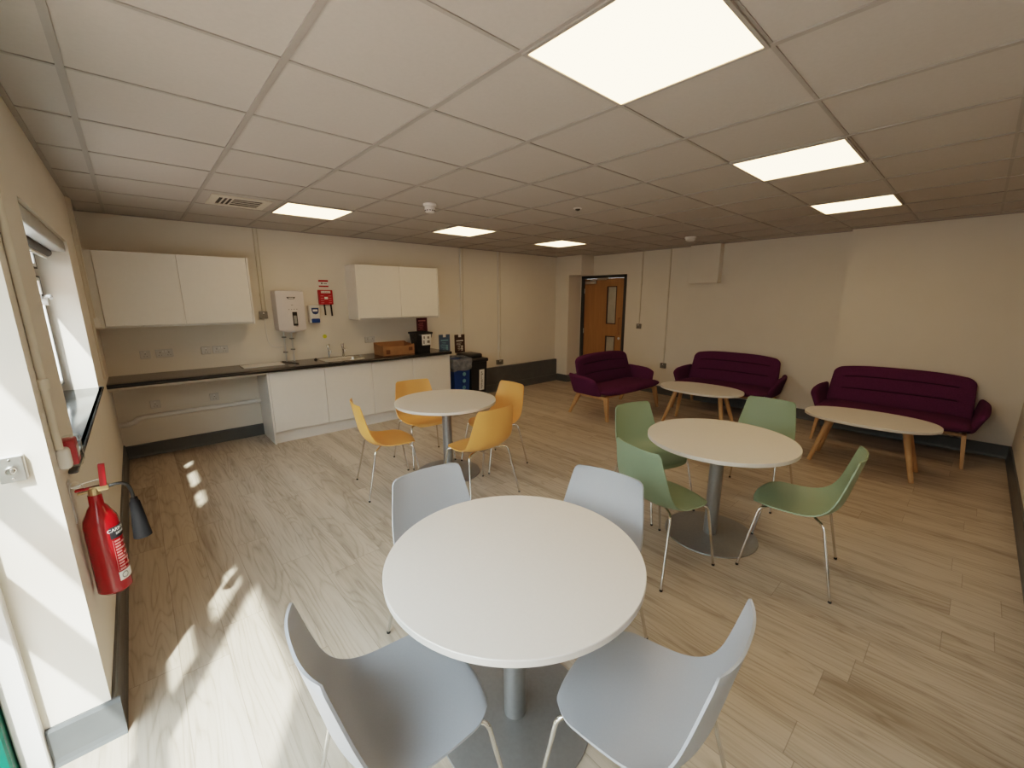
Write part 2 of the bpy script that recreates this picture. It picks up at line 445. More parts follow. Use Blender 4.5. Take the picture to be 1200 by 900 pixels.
# glazed entrance door (mostly beside the frame of the picture)
d2 = struct(bpy.data.objects.new('door_2', None)); COL.objects.link(d2)
XD = -.49
def gframe(b):
    def bar(y0, y1, z0, z1, d=.07): rbox(b, XD-d/2, XD+d/2, y0, y1, z0, z1, .006, 1)
    bar(Y1-.075, Y1, 0, 2.24); bar(Y0, Y0+.075, 0, 2.24); bar(Y0, Y1, 2.17, 2.24); bar(-.075, .02, .0, 2.24)
    bar(.02, Y1-.06, 0, .10); bar(.02, Y1-.06, .86, 1.00); bar(.02, Y1-.06, 1.40, 1.49); bar(.02, Y1-.06, 2.02, 2.10)
    bar(Y0+.06, -.08, .015, .12, .05); bar(Y0+.06, -.08, .84, .98, .05)
at('frame', gframe, 'greenframe', d2)
for q in ((.02, Y1-.075, .10, .86), (.02, Y1-.075, 1.00, 1.40), (.02, Y1-.075, 1.49, 2.02), (.02, Y1-.075, 2.10, 2.17),
          (Y0+.075, -.08, .12, .84), (Y0+.075, -.08, .98, 2.17)):
    at('pane', lambda b: box(b, XD-.004, XD+.004, *q), 'glass', d2)
struct(at('trim_3', lambda b: (rbox(b, -.452, -.386, Y1-.035, Y1, 0, 2.24, .004, 1), rbox(b, -.452, -.386, Y0, Y0+.035, 0, 2.24, .004, 1), rbox(b, -.452, -.386, Y0, Y1, 2.205, 2.24, .004, 1)), 'plastic'))
struct(at('pavement', lambda b: box(b, -9, XO, -9, 9, -.15, -.05), 'paving'))

# interior door
d1 = struct(bpy.data.objects.new('door_1', None)); COL.objects.link(d1)
def dframe(b):
    box(b, XR-.012, XR+.10, DY0, DY0+.055, 0, DZ); box(b, XR-.012, XR+.10, DY1-.055, DY1, 0, DZ); box(b, XR-.012, XR+.10, DY0, DY1, DZ-.055, DZ)
at('frame', dframe, 'frame', d1)
LX = XR+.03
def leaf(b):
    y0, y1, z1 = DY0+.06, DY1-.06, DZ-.06
    box(b, LX, LX+.044, y0, 3.545, .006, z1); box(b, LX, LX+.044, 3.755, y1, .006, z1)
    box(b, LX, LX+.044, 3.545, 3.755, .006, .36); box(b, LX, LX+.044, 3.545, 3.755, .965, 1.22); box(b, LX, LX+.044, 3.545, 3.755, 1.925, z1)
lf = at('door_leaf', leaf, 'door', d1)
for z0, z1 in ((.36, .965), (1.22, 1.925)):
    vp = at('vision_panel', lambda b: box(b, LX+.018, LX+.026, 3.548, 3.752, z0, z1), 'visionglass', d1)
    def bead(b):
        for q in ((3.538, 3.552, z0-.01, z1+.01), (3.748, 3.762, z0-.01, z1+.01), (3.55, 3.75, z0-.01, z0+.006), (3.55, 3.75, z1-.006, z1+.01)): box(b, LX-.006, LX+.02, *q)
    at('glazing_bead', bead, 'brownsign', vp)
at('pull_handle', lambda b: tube(b, smooth_path([(LX+.002, 3.45, 1.02), (LX-.05, 3.45, 1.03), (LX-.05, 3.45, 1.32), (LX+.002, 3.45, 1.33)]), .011), 'door', d1, True)
at('lock_escutcheon', lambda b: lathe(b, [(.026, 0), (.026, .006), (.02, .010), (0, .010)], 20, Matrix.Translation((LX+.002, 3.45, .94)) @ Matrix.Rotation(-PI/2, 4, 'Y')), 'steel', d1, True)
at('door_closer', lambda b: (rbox(b, LX-.055, LX, 4.02, 4.27, 1.985, 2.045, .006), rbox(b, LX-.05, LX-.035, 3.75, 4.15, 2.055, 2.066, .003), rbox(b, LX-.055, LX-.012, 3.70, 3.98, 2.072, 2.095, .004)), 'steel', d1)
for z in (.25, 1.05, 1.85):
    at('hinge', lambda b: lathe(b, [(.008, -.05), (.008, .05)], 12, Matrix.Translation((LX-.006, DY1-.058, z))), 'steel', d1, True)

# ------------------------------------------------------------------ ceiling fittings
def panel_light(x, y, label, src=None):
    if src: return dup(src, (x, y, H), 0, label)
    t = thing('ceiling_light', label, 'light', (x, y, H), 0, 'square ceiling light panels')
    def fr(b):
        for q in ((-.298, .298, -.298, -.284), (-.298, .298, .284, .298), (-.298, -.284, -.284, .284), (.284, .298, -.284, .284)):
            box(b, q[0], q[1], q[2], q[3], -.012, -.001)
    at('frame', fr, 'tee', t)  # darker tee colour on the frame stands for the shadow line round the panel
    at('diffuser', lambda b: box(b, -.284, .284, -.284, .284, -.008, -.002), 'light', t)
    return t
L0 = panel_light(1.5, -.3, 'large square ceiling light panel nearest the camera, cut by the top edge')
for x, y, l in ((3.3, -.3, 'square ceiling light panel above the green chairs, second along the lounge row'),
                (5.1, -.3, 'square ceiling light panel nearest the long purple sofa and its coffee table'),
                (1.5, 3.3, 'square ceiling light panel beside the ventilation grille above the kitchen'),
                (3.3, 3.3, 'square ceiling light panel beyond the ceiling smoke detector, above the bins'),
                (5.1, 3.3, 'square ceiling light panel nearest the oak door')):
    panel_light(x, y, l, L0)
t = thing('ceiling_vent', 'cream square ceiling grille with dark slots above the kitchen wall cabinet', 'vent', (.9, 3.33, H))
at('frame', lambda b: (box(b, -.22, .22, -.22, -.15, -.008, 0), box(b, -.22, .22, .15, .22, -.008, 0), box(b, -.22, -.16, -.15, .15, -.008, 0), box(b, .16, .22, -.15, .15, -.008, 0)), 'offplastic', t)
at('backing', lambda b: box(b, -.16, .16, -.15, .15, -.002, -.001), 'ventdark', t)
def slats(b):
    for k in range(3):
        y = -.075+k*.075; box(b, -.06, .16, y-.004, y+.004, -.007, -.002)
    for k in range(3): box(b, -.13+k*.033, -.12+k*.033, -.15, .15, -.007, -.002)
at('slats', slats, 'offplastic', t)
t = thing('smoke_detector', 'white round smoke detector hanging between the ceiling light panels', 'smoke detector', (2.19, 2.27, H))
at('base', lambda b: lathe(b, [(.058, 0), (.058, -.018), (.05, -.022), (0, -.022)], 32), 'plastic', t, True)
at('head', lambda b: lathe(b, [(.046, -.022), (.048, -.05), (.044, -.056), (.044, -.062), (.036, -.075), (0, -.076)], 32), 'plastic', t, True)
def holes(b):
    for k in range(12):
        a = k*PI/6; box(b, .041, .0465, -.007, .007, -.063, -.055, Matrix.Rotation(a, 4, 'Z'))
at('sensor_slots', holes, 'ink', t)
t = thing('smoke_detector', 'low round white detector near the boxed-in wall above the sofas', 'smoke detector', (5.95, 1.65, H))
at('base', lambda b: lathe(b, [(.075, 0), (.075, -.018), (0, -.018)], 32), 'plastic', t, True)
at('head', lambda b: lathe(b, [(.066, -.018), (.066, -.04), (.045, -.055), (0, -.057)], 32), 'plastic', t, True)
t = thing('motion_sensor', 'small flush ceiling motion sensor with dark lens mid ceiling', 'sensor', (3.33, 1.50, H))
at('bezel', lambda b: lathe(b, [(.042, 0), (.040, -.006), (.026, -.008), (0, -.008)], 28), 'plastic', t, True)
at('lens', lambda b: lathe(b, [(.024, -.007), (.020, -.018), (.008, -.024), (0, -.025)], 24), 'ventdark', t, True)

# ------------------------------------------------------------------ chairs
def shell_bm(b):
    # side profile from front lip to back top: x, z, half width, wing curl
    K = [(.234, .416, .214, .0), (.224, .438, .216, .0), (.195, .449, .219, .001), (.13, .452, .224, .003), (.05, .447, .228, .009), (-.03, .442, .231, .018),
         (-.09, .443, .233, .030), (-.14, .454, .234, .042), (-.18, .478, .233, .049), (-.208, .515, .231, .050), (-.226, .565, .226, .046),
         (-.239, .628, .218, .040), (-.252, .695, .207, .036), (-.266, .762, .195, .034), (-.278, .815, .185, .033)]
    def cr(p0, p1, p2, p3, t):
        return 0.5*((2*p1)+(-p0+p2)*t+(2*p0-5*p1+4*p2-p3)*t*t+(-p0+3*p1-3*p2+p3)*t**3)
    rows = []
    n = len(K)
    for i in range(n-1):
        for s in range(4):
            t = s/4
            rows.append([cr(K[max(i-1, 0)][k], K[i][k], K[i+1][k], K[min(i+2, n-1)][k], t) for k in range(4)])
    rows.append(list(K[-1])); R = len(rows)
    # rounded corners: front seat corners and top back corners
    arc = [0.0]
    for a, c in zip(rows, rows[1:]): arc.append(arc[-1]+math.hypot(c[0]-a[0], c[1]-a[1]))
    Lt = arc[-1]
    def cornered(d, r):
        return 0 if d >= r else r-math.sqrt(max(0, r*r-(r-d)**2))
    NU = 24; F = []; B = []; pts = []
    for j, (x, z, w, c) in enumerate(rows):
        a = rows[max(j-1, 0)]; d = rows[min(j+1, R-1)]
        tx, tz = d[0]-a[0], d[1]-a[1]; l = math.hypot(tx, tz); nx, nz = tz/l, -tx/l   # normal to the sitter side
        w -= cornered(arc[j]+.002, .125)*.95 + cornered(Lt-arc[j]+.001, .024)
        pts.append([])
        for i in range(NU+1):
            u = -1+2*i/NU; e = abs(u)**2.6*c
            top = .012*(1-u*u) if j >= R-8 else 0
            drop = .007*(1-u*u)*math.sin(PI*min(1, max(0, (j-4)/26)))
            hz = top*(j-(R-9))/8 if j >= R-8 else 0
            bow = .042*(u*w/.2)**2*max(0, min(1, (x-.02)/.21))**1.5 if z < .46 else 0
            pts[-1].append(Vector((x-bow+nx*e-nx*drop, u*w, z+nz*e-nz*drop+hz)))
    T = .0075
    nm = [[None]*(NU+1) for _ in range(R)]
    for j in range(R):
        for i in range(NU+1):
            du = pts[j][min(i+1, NU)]-pts[j][max(i-1, 0)]; dv = pts[min(j+1, R-1)][i]-pts[max(j-1, 0)][i]
            nm[j][i] = du.cross(dv).normalized()
    for j in range(R):
        F.append([b.verts.new(pts[j][i]) for i in range(NU+1)])
        B.append([b.verts.new(pts[j][i]-nm[j][i]*T) for i in range(NU+1)])
    for j in range(R-1):
        for i in range(NU):
            b.faces.new((F[j][i], F[j][i+1], F[j+1][i+1], F[j+1][i])); b.faces.new((B[j][i], B[j+1][i], B[j+1][i+1], B[j][i+1]))
        b.faces.new((F[j][0], F[j+1][0], B[j+1][0], B[j][0])); b.faces.new((F[j][NU], B[j][NU], B[j+1][NU], F[j+1][NU]))
    for i in range(NU):
        b.faces.new((F[0][i], B[0][i], B[0][i+1], F[0][i+1])); b.faces.new((F[R-1][i], F[R-1][i+1], B[R-1][i+1], B[R-1][i]))
_bm = bmesh.new(); shell_bm(_bm); bmesh.ops.recalc_face_normals(_bm, faces=_bm.faces)
def chair(name, m, x, y, head, label, group):
    t = thing(name, label, 'chair', (x, y, 0), math.radians(head), group)
    obj('seat_shell', _bm.copy(), m, t, True, angle=50)
    legs = [[(.24, s*.232, .010), (.175, s*.205, .395), (.165, s*.198, .416), (.14, s*.175, .421), (.08, s*.05, .420)] for s in (1, -1)] + \
           [[(-.245, s*.265, .010), (-.160, s*.212, .392), (-.150, s*.203, .420), (-.12, s*.17, .428), (-.06, s*.05, .422)] for s in (1, -1)]
    for p in legs:
        pp = [p[0]] + [q for q in smooth_path(p[1:], it=2)]
        l = at('leg', lambda b: tube(b, pp, .008, 10), 'chrome', t, True)
        x0, y0 = p[0][0], p[0][1]
        at('foot_cap', lambda b: lathe(b, [(.0080, 0), (.0095, .002), (.0095, .011), (.0085, .014)], 12, Matrix.Translation((x0, y0, 0))), 'rubber', l, True)
    at('under_frame', lambda b: (rbox(b, -.09, .11, -.04, .04, .412, .428, .004), ), 'metalbox', t)
    return t

TABLES = ((1.015, -.165), (2.19, 2.125), (2.985, -.125))
def place(name, m, spots, group):
    first = None
    for x, y, h, lab in spots:
        c, sn = math.cos(math.radians(h)), math.sin(math.radians(h))
        on_plate = min(math.hypot(x+c*.24-sn*q-tx, y+sn*.24+c*q-ty) for q in (.232, -.232) for tx, ty in TABLES) < .325
        if first is None: t = first = chair(name, m, x, y, h, lab, group)
        else: t = dup(first, (x, y, 0), math.radians(h), lab)
        # front feet resting on the table's base plate tip the chair back a touch
        th = math.radians(1.35) if on_plate else 0.0
        t.rotation_euler = (0, -th, math.radians(h)); t.location = (x, y, .0062 if on_plate else 0)
place('cafe_chair', 'grey', [
    (.545, -.185, -4, 'blue-grey plastic chair in front at the nearest table, beside the sunlit floor'),
    (1.09, -.668, 98, 'blue-grey plastic chair in front at the nearest table, its back towards the open floor'),
    (1.062, .325, -93.5, 'blue-grey plastic chair tucked behind the nearest table, on the side towards the orange chairs'),
    (1.474, -.11, 189, 'blue-grey plastic chair tucked behind the nearest table, on the side towards the green chairs')], 'blue-grey chairs round the nearest table')
place('cafe_chair', 'orange', [
    (1.625, 2.245, -11, 'orange plastic chair seen side-on, standing out in front of the white kitchen units'),
    (2.20, 2.585, -97, 'orange plastic chair behind its table, back against the kitchen units'),
    (2.675, 2.015, 180, 'orange plastic chair on the side of its table towards the lounge, below the bins'),
    (2.14, 1.56, 90, 'orange plastic chair with its back turned to the camera, in front of its table')], 'orange chairs round the kitchen table')
place('cafe_chair', 'green', [
    (2.45, -.015, -16, 'green plastic chair seen from behind, beside the blue-grey chair'),
    (3.03, .385, -104, 'green plastic chair behind its table, in front of the sofa by the oak door'),
    (2.985, -.615, 98, 'green plastic chair seen side-on, standing clear in the open floor'),
    (3.875, -.095, 180, 'green plastic chair behind its table, between the two white coffee tables')], 'green chairs round the lounge table')

# ------------------------------------------------------------------ round pedestal tables
def round_table(x, y, lab, src=None):
    if src: return dup(src, (x, y, 0), 0, lab)
    t = thing('round_table', lab, 'table', (x, y, 0), 0, 'round white pedestal tables')
    at('tabletop', lambda b: lathe(b, [(0, .714), (.478, .714), (.4805, .716), (.481, .7375), (.479, .740), (0, .740)], 96), 'top', t, True, angle=30)
    at('column', lambda b: lathe(b, [(.046, .012), (.046, .60), (.046, .70)], 32), 'pedestal', t, True)
    at('base_plate', lambda b: lathe(b, [(0, 0), (.310, 0), (.312, .003), (.310, .009), (.06, .013), (0, .013)], 72), 'pedestal', t, True, angle=30)
    at('top_plate', lambda b: lathe(b, [(.14, .704), (.14, .714), (0, .714)], 32), 'black', t, True)
    return t
T0 = round_table(1.015, -.165, 'round white table in front with blue-grey chairs around it')
round_table(2.19, 2.125, 'round white table with orange chairs around it, by the kitchen units', T0)
round_table(2.985, -.125, 'round white table with green chairs around it', T0)

# ------------------------------------------------------------------ sofas
def sofa():
    t = thing('sofa', '', 'sofa', (0, 0, 0), 0, 'purple two seat sofas with oak legs')
    def backf(s, q):
        z = .40+(q+1)/2*(.475-.045*abs(s)**3)
        f = (q+1)/2
        x = -.20-.15*f+.02*f*f+.035*abs(s)**3
        return (x, s*(.655-.03*f), z)
    def groove(s, q):
        d = 0
        if abs(s) < .80:
            for g in (-.22, .42): d += .018*math.exp(-((q-g)/.022)**2)
        return d
    bk = at('backrest', lambda b: pad(b, backf, .105, 40, 110, 7, ((0.02, .1), (.13, .30)), groove), 'purple', t, True, angle=60)
    def stitch(b):
        for g in (-.22, .42):
            P = []
            for k in range(25):
                s = -.79+k*1.58/24; p = Vector(backf(s, g)); P.append(p+Vector((.047, 0, .012))*0.93)
            tube(b, P, .0035, 6)
    at('stitch_line', stitch, 'purple_dark', bk, True)
    def seatf(s, q):
        return (.075+q*(.295+.03*(1-s*s)), s*(.665-.01*(q > 0)), .395+.012*q-.006*(1-s*s))
    at('seat', lambda b: pad(b, seatf, .115, 40, 26, 7, ((.03, .1), (.09, .26))), 'purple', t, True, angle=60)
    for sg in (1, -1):
        def armf(s, q):
            f = (q+1)/2; g = (s+1)/2
            z = .338+f*(.285-.03*g-.05*max(0, (s-.35)/.65)**2)
            x0 = -.27-.075*f; x1 = .225-.035*f
            return (x0+(x1-x0)*g, sg*(.652+.085*f-.050*max(0, -s)**2*f-.03*max(0, s)**3*(1-f)), z)
        at('armrest', lambda b: pad(b, armf, .070, 34, 24, 9, ((.12, .35), (.09, .20))), 'purple', t, True, angle=60)
    def leg(b, foot, top, w0, w1):
        f = Vector(foot); tp = Vector(top)
        c = []
        for p, w, d in ((f, w0, .026), (f.lerp(tp, .75), w1*.92, .034), (tp, w1, .036)):
            c.append([b.verts.new(p+Vector((dx*w/2, dy*d/2, 0))) for dx, dy in ((-1, -1), (1, -1), (1, 1), (-1, 1))])
        for a, e in zip(c, c[1:]):
            for k in range(4): b.faces.new((a[k], a[(k+1) % 4], e[(k+1) % 4], e[k]))
        b.faces.new(c[0]); b.faces.new(c[-1][::-1])
    for sg in (1, -1):
        at('leg', lambda b: leg(b, (.345, sg*.642, 0), (.285, sg*.610, .335), .036, .075), 'oak', t)
        at('leg', lambda b: leg(b, (-.36, sg*.642, 0), (-.20, sg*.610, .335), .036, .075), 'oak', t)
    def rail(b):
        for sg in (1, -1): rbox(b, -.18, .27, sg*.610-.017, sg*.610+.017, .295, .338, .003, 1)
        rbox(b, -.17, -.14, -.60, .60, .295, .335, .003, 1); rbox(b, .20, .23, -.60, .60, .30, .335, .003, 1)
    at('leg_rail', rail, 'oak', t)
    return t
S = sofa(); S.location = (5.44, 2.40, 0); S.rotation_euler = (0, 0, math.radians(-92)); S['label'] = 'purple sofa standing at an angle in front of the oak door'
dup(S, (6.58, 1.23, 0), PI, 'purple sofa against the wall under the boxed-in section, behind a coffee table')
dup(S, (6.405, -.685, 0), PI, 'purple sofa nearest the room corner, behind the coffee table that looks larger')

# ------------------------------------------------------------------ coffee tables
def coffee(x, y, rz, lab, src=None):
    if src: return dup(src, (x, y, 0), rz, lab)
    t = thing('coffee_table', lab, 'table', (x, y, 0), rz, 'low oval coffee tables')
    def oval(a, c, n=2.25, k=80):
        P = []
        for i in range(k):
            q = 2*PI*i/k; cx, sy = math.cos(q), math.sin(q)
            P.append((a*math.copysign(abs(cx)**(2/n), cx), c*math.copysign(abs(sy)**(2/n), sy)))
        return P
    def topb(b):
        R = [[b.verts.new((px, py, z)) for px, py in oval(.365*k, .535*k)] for k, z in ((.985, .484), (1, .488), (1, .508), (.992, .512))]
        for a, e in zip(R, R[1:]):
            for i in range(80): b.faces.new((a[i], a[(i+1) % 80], e[(i+1) % 80], e[i]))
        b.faces.new(R[0][::-1]); b.faces.new(R[-1])
    at('tabletop', topb, 'top', t, True, angle=30)
    for sx in (1, -1):
        for sy in (1, -1):
            at('leg', lambda b: tube(b, [(sx*.195, sy*.405, 0), (sx*.07, sy*.29, .484)], .0195, 14, .030), 'oak', t, True)
    at('top_rail', lambda b: rbox(b, -.05, .05, -.33, .33, .462, .484, .004), 'oak', t)
    return t
C0 = coffee(5.42, -.62, 0, 'low oval white coffee table in front of the purple sofa nearest the corner')
coffee(5.60, 1.17, 0, 'low oval white coffee table between the two purple sofas further from the corner', C0)

# ------------------------------------------------------------------ kitchen
YFR = 4.18
WT = .912
for k in range(4):
    x0 = 1.125+k*.612; x1 = x0+.612
    lab = ['white handleless base unit next to the open knee space', 'white handleless base unit under the taps and sink', 'white handleless base unit behind the orange chairs, under the cardboard tray',
           'white handleless base unit at the bin end of the worktop'][k]
    t = thing('base_cabinet', lab, 'cabinet', (x0, YFR, 0), 0, 'white kitchen base units')
    wi = x1-x0
    def carc(b):
        box(b, 0 if k else 0, wi, .022, .555, .15, .868) if False else None
        box(b, .0, .018, .022, .55, .15, .872); box(b, wi-.018, wi, .022, .55, .15, .872); box(b, .018, wi-.018, .022, .55, .15, .168); box(b, .018, wi-.018, .53, .55, .168, .872)
        box(b, .018, wi-.018, .03, .05, .80, .872)
    at('carcass', carc, 'carcass', t)
    at('door', lambda b: rbox(b, .0015, wi-.0015, 0, .02, .148, .858, .002, 1), 'white', t)
def endp(b): rbox(b, 1.105, 1.123, YFR+.002, YK-.002, 0, .872, .001, 1)
tag(at('end_panel', endp, 'white'), 'white panel closing the base units beside the open knee space', 'panel')
tag(at('end_panel', lambda b: rbox(b, 3.574, 3.592, YFR+.002, 4.74, 0, .872, .001, 1), 'white'), 'white panel closing the base units beside the blue bin', 'panel')
tag(at('plinth', lambda b: rbox(b, 1.124, 3.573, YFR+.045, YFR+.06, 0, .146, .001, 1), 'white'), 'long white plinth board along the floor below the base units', 'plinth')
def wtop(b):
    # bullnose section, opening for the sink bowl
    def slab(x0, x1, y0, y1): box(b, x0, x1, y0, y1, WT-.04, WT)
    sx0, sx1, sy0, sy1 = 1.825, 2.295, 4.28, 4.60
    poly = [(YFR-.045+.02-.02*math.cos(a), WT-.02+.02*math.sin(a)) for a in [PI/2*q/4 for q in range(-4, 5)]] + [(sy0, WT), (sy0, WT-.04)]
    poly = [(p, z) for p, z in poly]
    a = [b.verts.new((XL, y, z)) for y, z in poly]; c = [b.verts.new((3.605, y, z)) for y, z in poly]
    n = len(poly); b.faces.new(a); b.faces.new(c[::-1])
    for i in range(n): b.faces.new((a[i], a[(i+1) % n], c[(i+1) % n], c[i]))
    slab(XL, sx0, sy0, YK); slab(sx1, 3.605, sy0, YK); slab(sx0, sx1, sy1, YK)
tag(at('worktop', wtop, 'worktop', None, True, angle=35), 'long black speckled worktop along the kitchen wall', 'worktop')
def batten(b):
    rbox(b, XL+.005, 1.10, YK-.04, YK+.0006, WT-.085, WT-.042, .002, 1); rbox(b, XL+.002, XL+.07, 4.25, 4.68, WT-.085, WT-.042, .002, 1); rbox(b, XL-.0005, 1.104, 4.175, 4.20, WT-.062, WT-.0405, .002, 1)
tag(at('support_batten', batten, 'offplastic'), 'cream batten carrying the worktop over the open knee space', 'batten')
def wall_unit(x0, w, lab, end_left=False, end_right=False):
    t = thing('wall_cabinet', lab, 'cabinet', (x0, 4.40, 1.42), 0, 'white kitchen wall units')
    hh = .725
    at('carcass', lambda b: box(b, 0, w, .022, YK-4.3994, 0, hh), 'carcass', t)
    at('door', lambda b: rbox(b, .0015, w-.0015, 0, .02, .022, hh-.001, .002, 1), 'white', t)
    return t
wall_unit(-.14, .613, 'white handleless wall unit next to the window end of the kitchen')
wall_unit(.473, .613, 'white handleless wall unit of the window-end pair, nearer the water heater')
wall_unit(2.33, .612, 'white handleless wall unit of the far pair, nearer the fire blanket')
wall_unit(2.942, .612, 'white handleless wall unit above the black food waste caddy')
tag(at('end_panel', lambda b: rbox(b, 1.087, 1.104, 4.395, YK+.0006, 1.42, 2.146, .001, 1), 'white'), 'white end panel of the wall units nearest the switched spur and water heater', 'panel')
tag(at('end_panel', lambda b: rbox(b, 2.312, 2.329, 4.395, YK+.0006, 1.42, 2.146, .001, 1), 'white'), 'white end panel of the far wall units beside the fire blanket', 'panel')
tag(at('end_panel', lambda b: rbox(b, 3.555, 3.572, 4.395, YK+.0006, 1.42, 2.146, .001, 1), 'white'), 'white end panel of the far wall units beside the wall conduit above the signs', 'panel')
tag(at('filler_panel', lambda b: rbox(b, XL-.0006, -.142, 4.41, 4.43, 1.42, 2.146, .001, 1), 'carcass'), 'narrow white filler strip between the wall units and the window wall', 'panel')

# sink and taps
t = thing('sink', 'stainless steel inset sink bowl let into the black worktop', 'sink', (2.06, 4.44, WT))
def bowl(b):
    def rr_(hx, hy, r, z, n=8):
        P = []
        for cx, cy, a0 in ((hx-r, hy-r, 0), (-hx+r, hy-r, PI/2), (-hx+r, -hy+r, PI), (hx-r, -hy+r, 1.5*PI)):
            for q in range(n+1): P.append(b.verts.new((cx+r*math.cos(a0+PI/2*q/n), cy+r*math.sin(a0+PI/2*q/n), z)))
        return P
    R = [rr_(.255, .180, .05, .001), rr_(.252, .177, .05, .005), rr_(.222, .148, .05, .004), rr_(.215, .142, .05, -.004), rr_(.205, .132, .05, -.15), rr_(.03, .03, .028, -.16)]
    for a, c in zip(R, R[1:]):
        m = len(a)
        for i in range(m): b.faces.new((a[i], a[(i+1) % m], c[(i+1) % m], c[i]))
at('bowl', bowl, 'steel', t, True)
at('drain', lambda b: lathe(b, [(.035, -.159), (.03, -.156), (0, -.157)], 24), 'chrome', t, True)
def tap(x, lab, src=None):
    if src: return dup(src, (x, 4.655, WT), 0, lab)
    t = thing('tap', lab, 'tap', (x, 4.655, WT), 0, 'chrome pillar taps')
    at('body', lambda b: lathe(b, [(.026, 0), (.026, .006), (.014, .012), (.012, .12), (.016, .13), (.016, .155), (0, .158)], 20), 'chrome', t, True)
    at('spout', lambda b: tube(b, smooth_path([(0, -.005, .10), (0, -.05, .125), (0, -.095, .115), (0, -.10, .085)]), .0095, 10), 'chrome', t, True)
    at('lever', lambda b: (lathe(b, [(.02, .157), (.02, .178), (0, .182)], 16), tube(b, [(0, 0, .172), (0, -.05, .192)], .006, 8)), 'chrome', t, True)
    return t
tp = tap(1.965, 'chrome pillar tap below the yellow sticker')
tap(2.155, 'chrome pillar tap further from the water heater', tp)
tag(at('sink_plug', lambda b: lathe(b, [(.022, 0), (.018, .014), (.008, .016), (.006, .024), (0, .024)], 16, Matrix.Translation((1.775, 4.60, WT))), 'rubber', None, True), 'black rubber plug lying on the worktop beside the sink', 'plug')

# water heater
t = thing('water_heater', 'white wall-mounted instant water heater with small dark display', 'water heater', (1.54, YK+.0006, 1.31))
def hbody(b):
    hw = .158; n = 14
    P = [(-hw-.012, 0)] + [(hw*(-1+2*i/n), -.17-.028*(1-(-1+2*i/n)**2)) for i in range(n+1)] + [(hw+.012, 0)]
    rings = []
    for z, k in ((0, .93), (.012, .985), (.03, 1), (.47, 1), (.482, .985), (.49, .93)):
        dz = (-.03 if z < .2 else .0)
        rings.append([b.verts.new((x*k, y*(k if abs(y) > 0 else 1), z+(dz*(1-(x/hw)**2)*.8 if z < .2 and abs(x) < hw else 0))) for x, y in P])
    m = len(P)
    for a, c in zip(rings, rings[1:]):
        for i in range(m): b.faces.new((a[i], a[(i+1) % m], c[(i+1) % m], c[i]))
    b.faces.new(rings[0][::-1]); b.faces.new(rings[-1])
at('body', hbody, 'boiler', t, True, angle=35)
at('badge', lambda b: prism(b, [(-.05, .012), (.05, .012), (.035, -.012), (-.035, -.012)], 0, .006, on_y(.005, -.196, .40)), 'ink', t)
at('badge_text', lambda b: box(b, -.03, .03, -.0045, .0045, 0, .0008, on_y(.005, -.2021, .4)), 'label', t)
def disp(b): rbox(b, -.028, .028, -.085, .085, 0, .008, .006, 2, on_y(.03, -.193, .145))
ds = at('display', disp, 'black', t)
at('screen', lambda b: rbox(b, -.017, .017, -.055, .045, 0, .003, .002, 1, on_y(.03, -.201, .14)), 'screen', ds)
def btn(b):
    for i in range(4):
        lathe(b, [(.006, 0), (.006, .003), (0, .004)], 10, on_y(-.03+i*.03, -.195, .262))
    rbox(b, -.012, .012, -.003, .003, 0, .003, .001, 1, on_y(.01, -.196, .315)); rbox(b, -.012, .012, -.003, .003, 0, .003, .001, 1, on_y(.045, -.196, .022+.03))
at('button', btn, 'metalbox', t, True)
for x, lab in ((1.455, 'chrome water pipe below the heater, nearer the spur switch'), (1.545, 'chrome water pipe below the heater, nearer the sink')):
    p = tag(at('water_pipe', lambda b: tube(b, [(x, YK-.045, WT-.0), (x, YK-.045, 1.285)], .0095, 12), 'steel', None, True), lab, 'pipe', 'pipes under the water heater')
    def clip(b):
        for z in ((1.03, 1.22) if x < 1.5 else (1.06, 1.20)):
            rbox(b, x-.022, x+.022, YK-.06, YK-.002, z-.008, z+.008, .003, 1)
    at('pipe_clip', clip, 'metalbox', p)
tag(at('power_flex', lambda b: tube(b, smooth_path([(1.265, YK-.03, 1.455), (1.265, YK-.02, 1.30), (1.28, YK-.015, 1.14), (1.36, YK-.015, 1.09), (1.435, YK-.03, 1.10)], it=3), .004, 8), 'plastic', None, True), 'thin white flex looping from the spur switch to the heater pipes', 'cable')

# soap dispenser
t = thing('soap_dispenser', 'white soap dispenser with blue label between water heater and fire blanket', 'soap dispenser', (1.838, YK+.0006, 1.50))
at('body', lambda b: rbox(b, -.066, .066, -.10, 0, -.115, .12, .018, 3), 'plastic', t, True)
at('badge', lambda b: prism(b, [(-.045, .04), (.045, .04), (.042, -.01), (.03, -.035), (0, -.045), (-.03, -.035), (-.042, -.01)], 0, .002, on_y(.006, -.1, .045)), 'navy', t)
at('badge_text', lambda b: rbox(b, -.03, .03, -.012, .014, 0, .001, .001, 1, on_y(.006, -.102, .05)), 'label', t)
at('push_bar', lambda b: rbox(b, -.05, .055, -.118, -.09, -.108, -.052, .012, 3), 'blue', t, True)

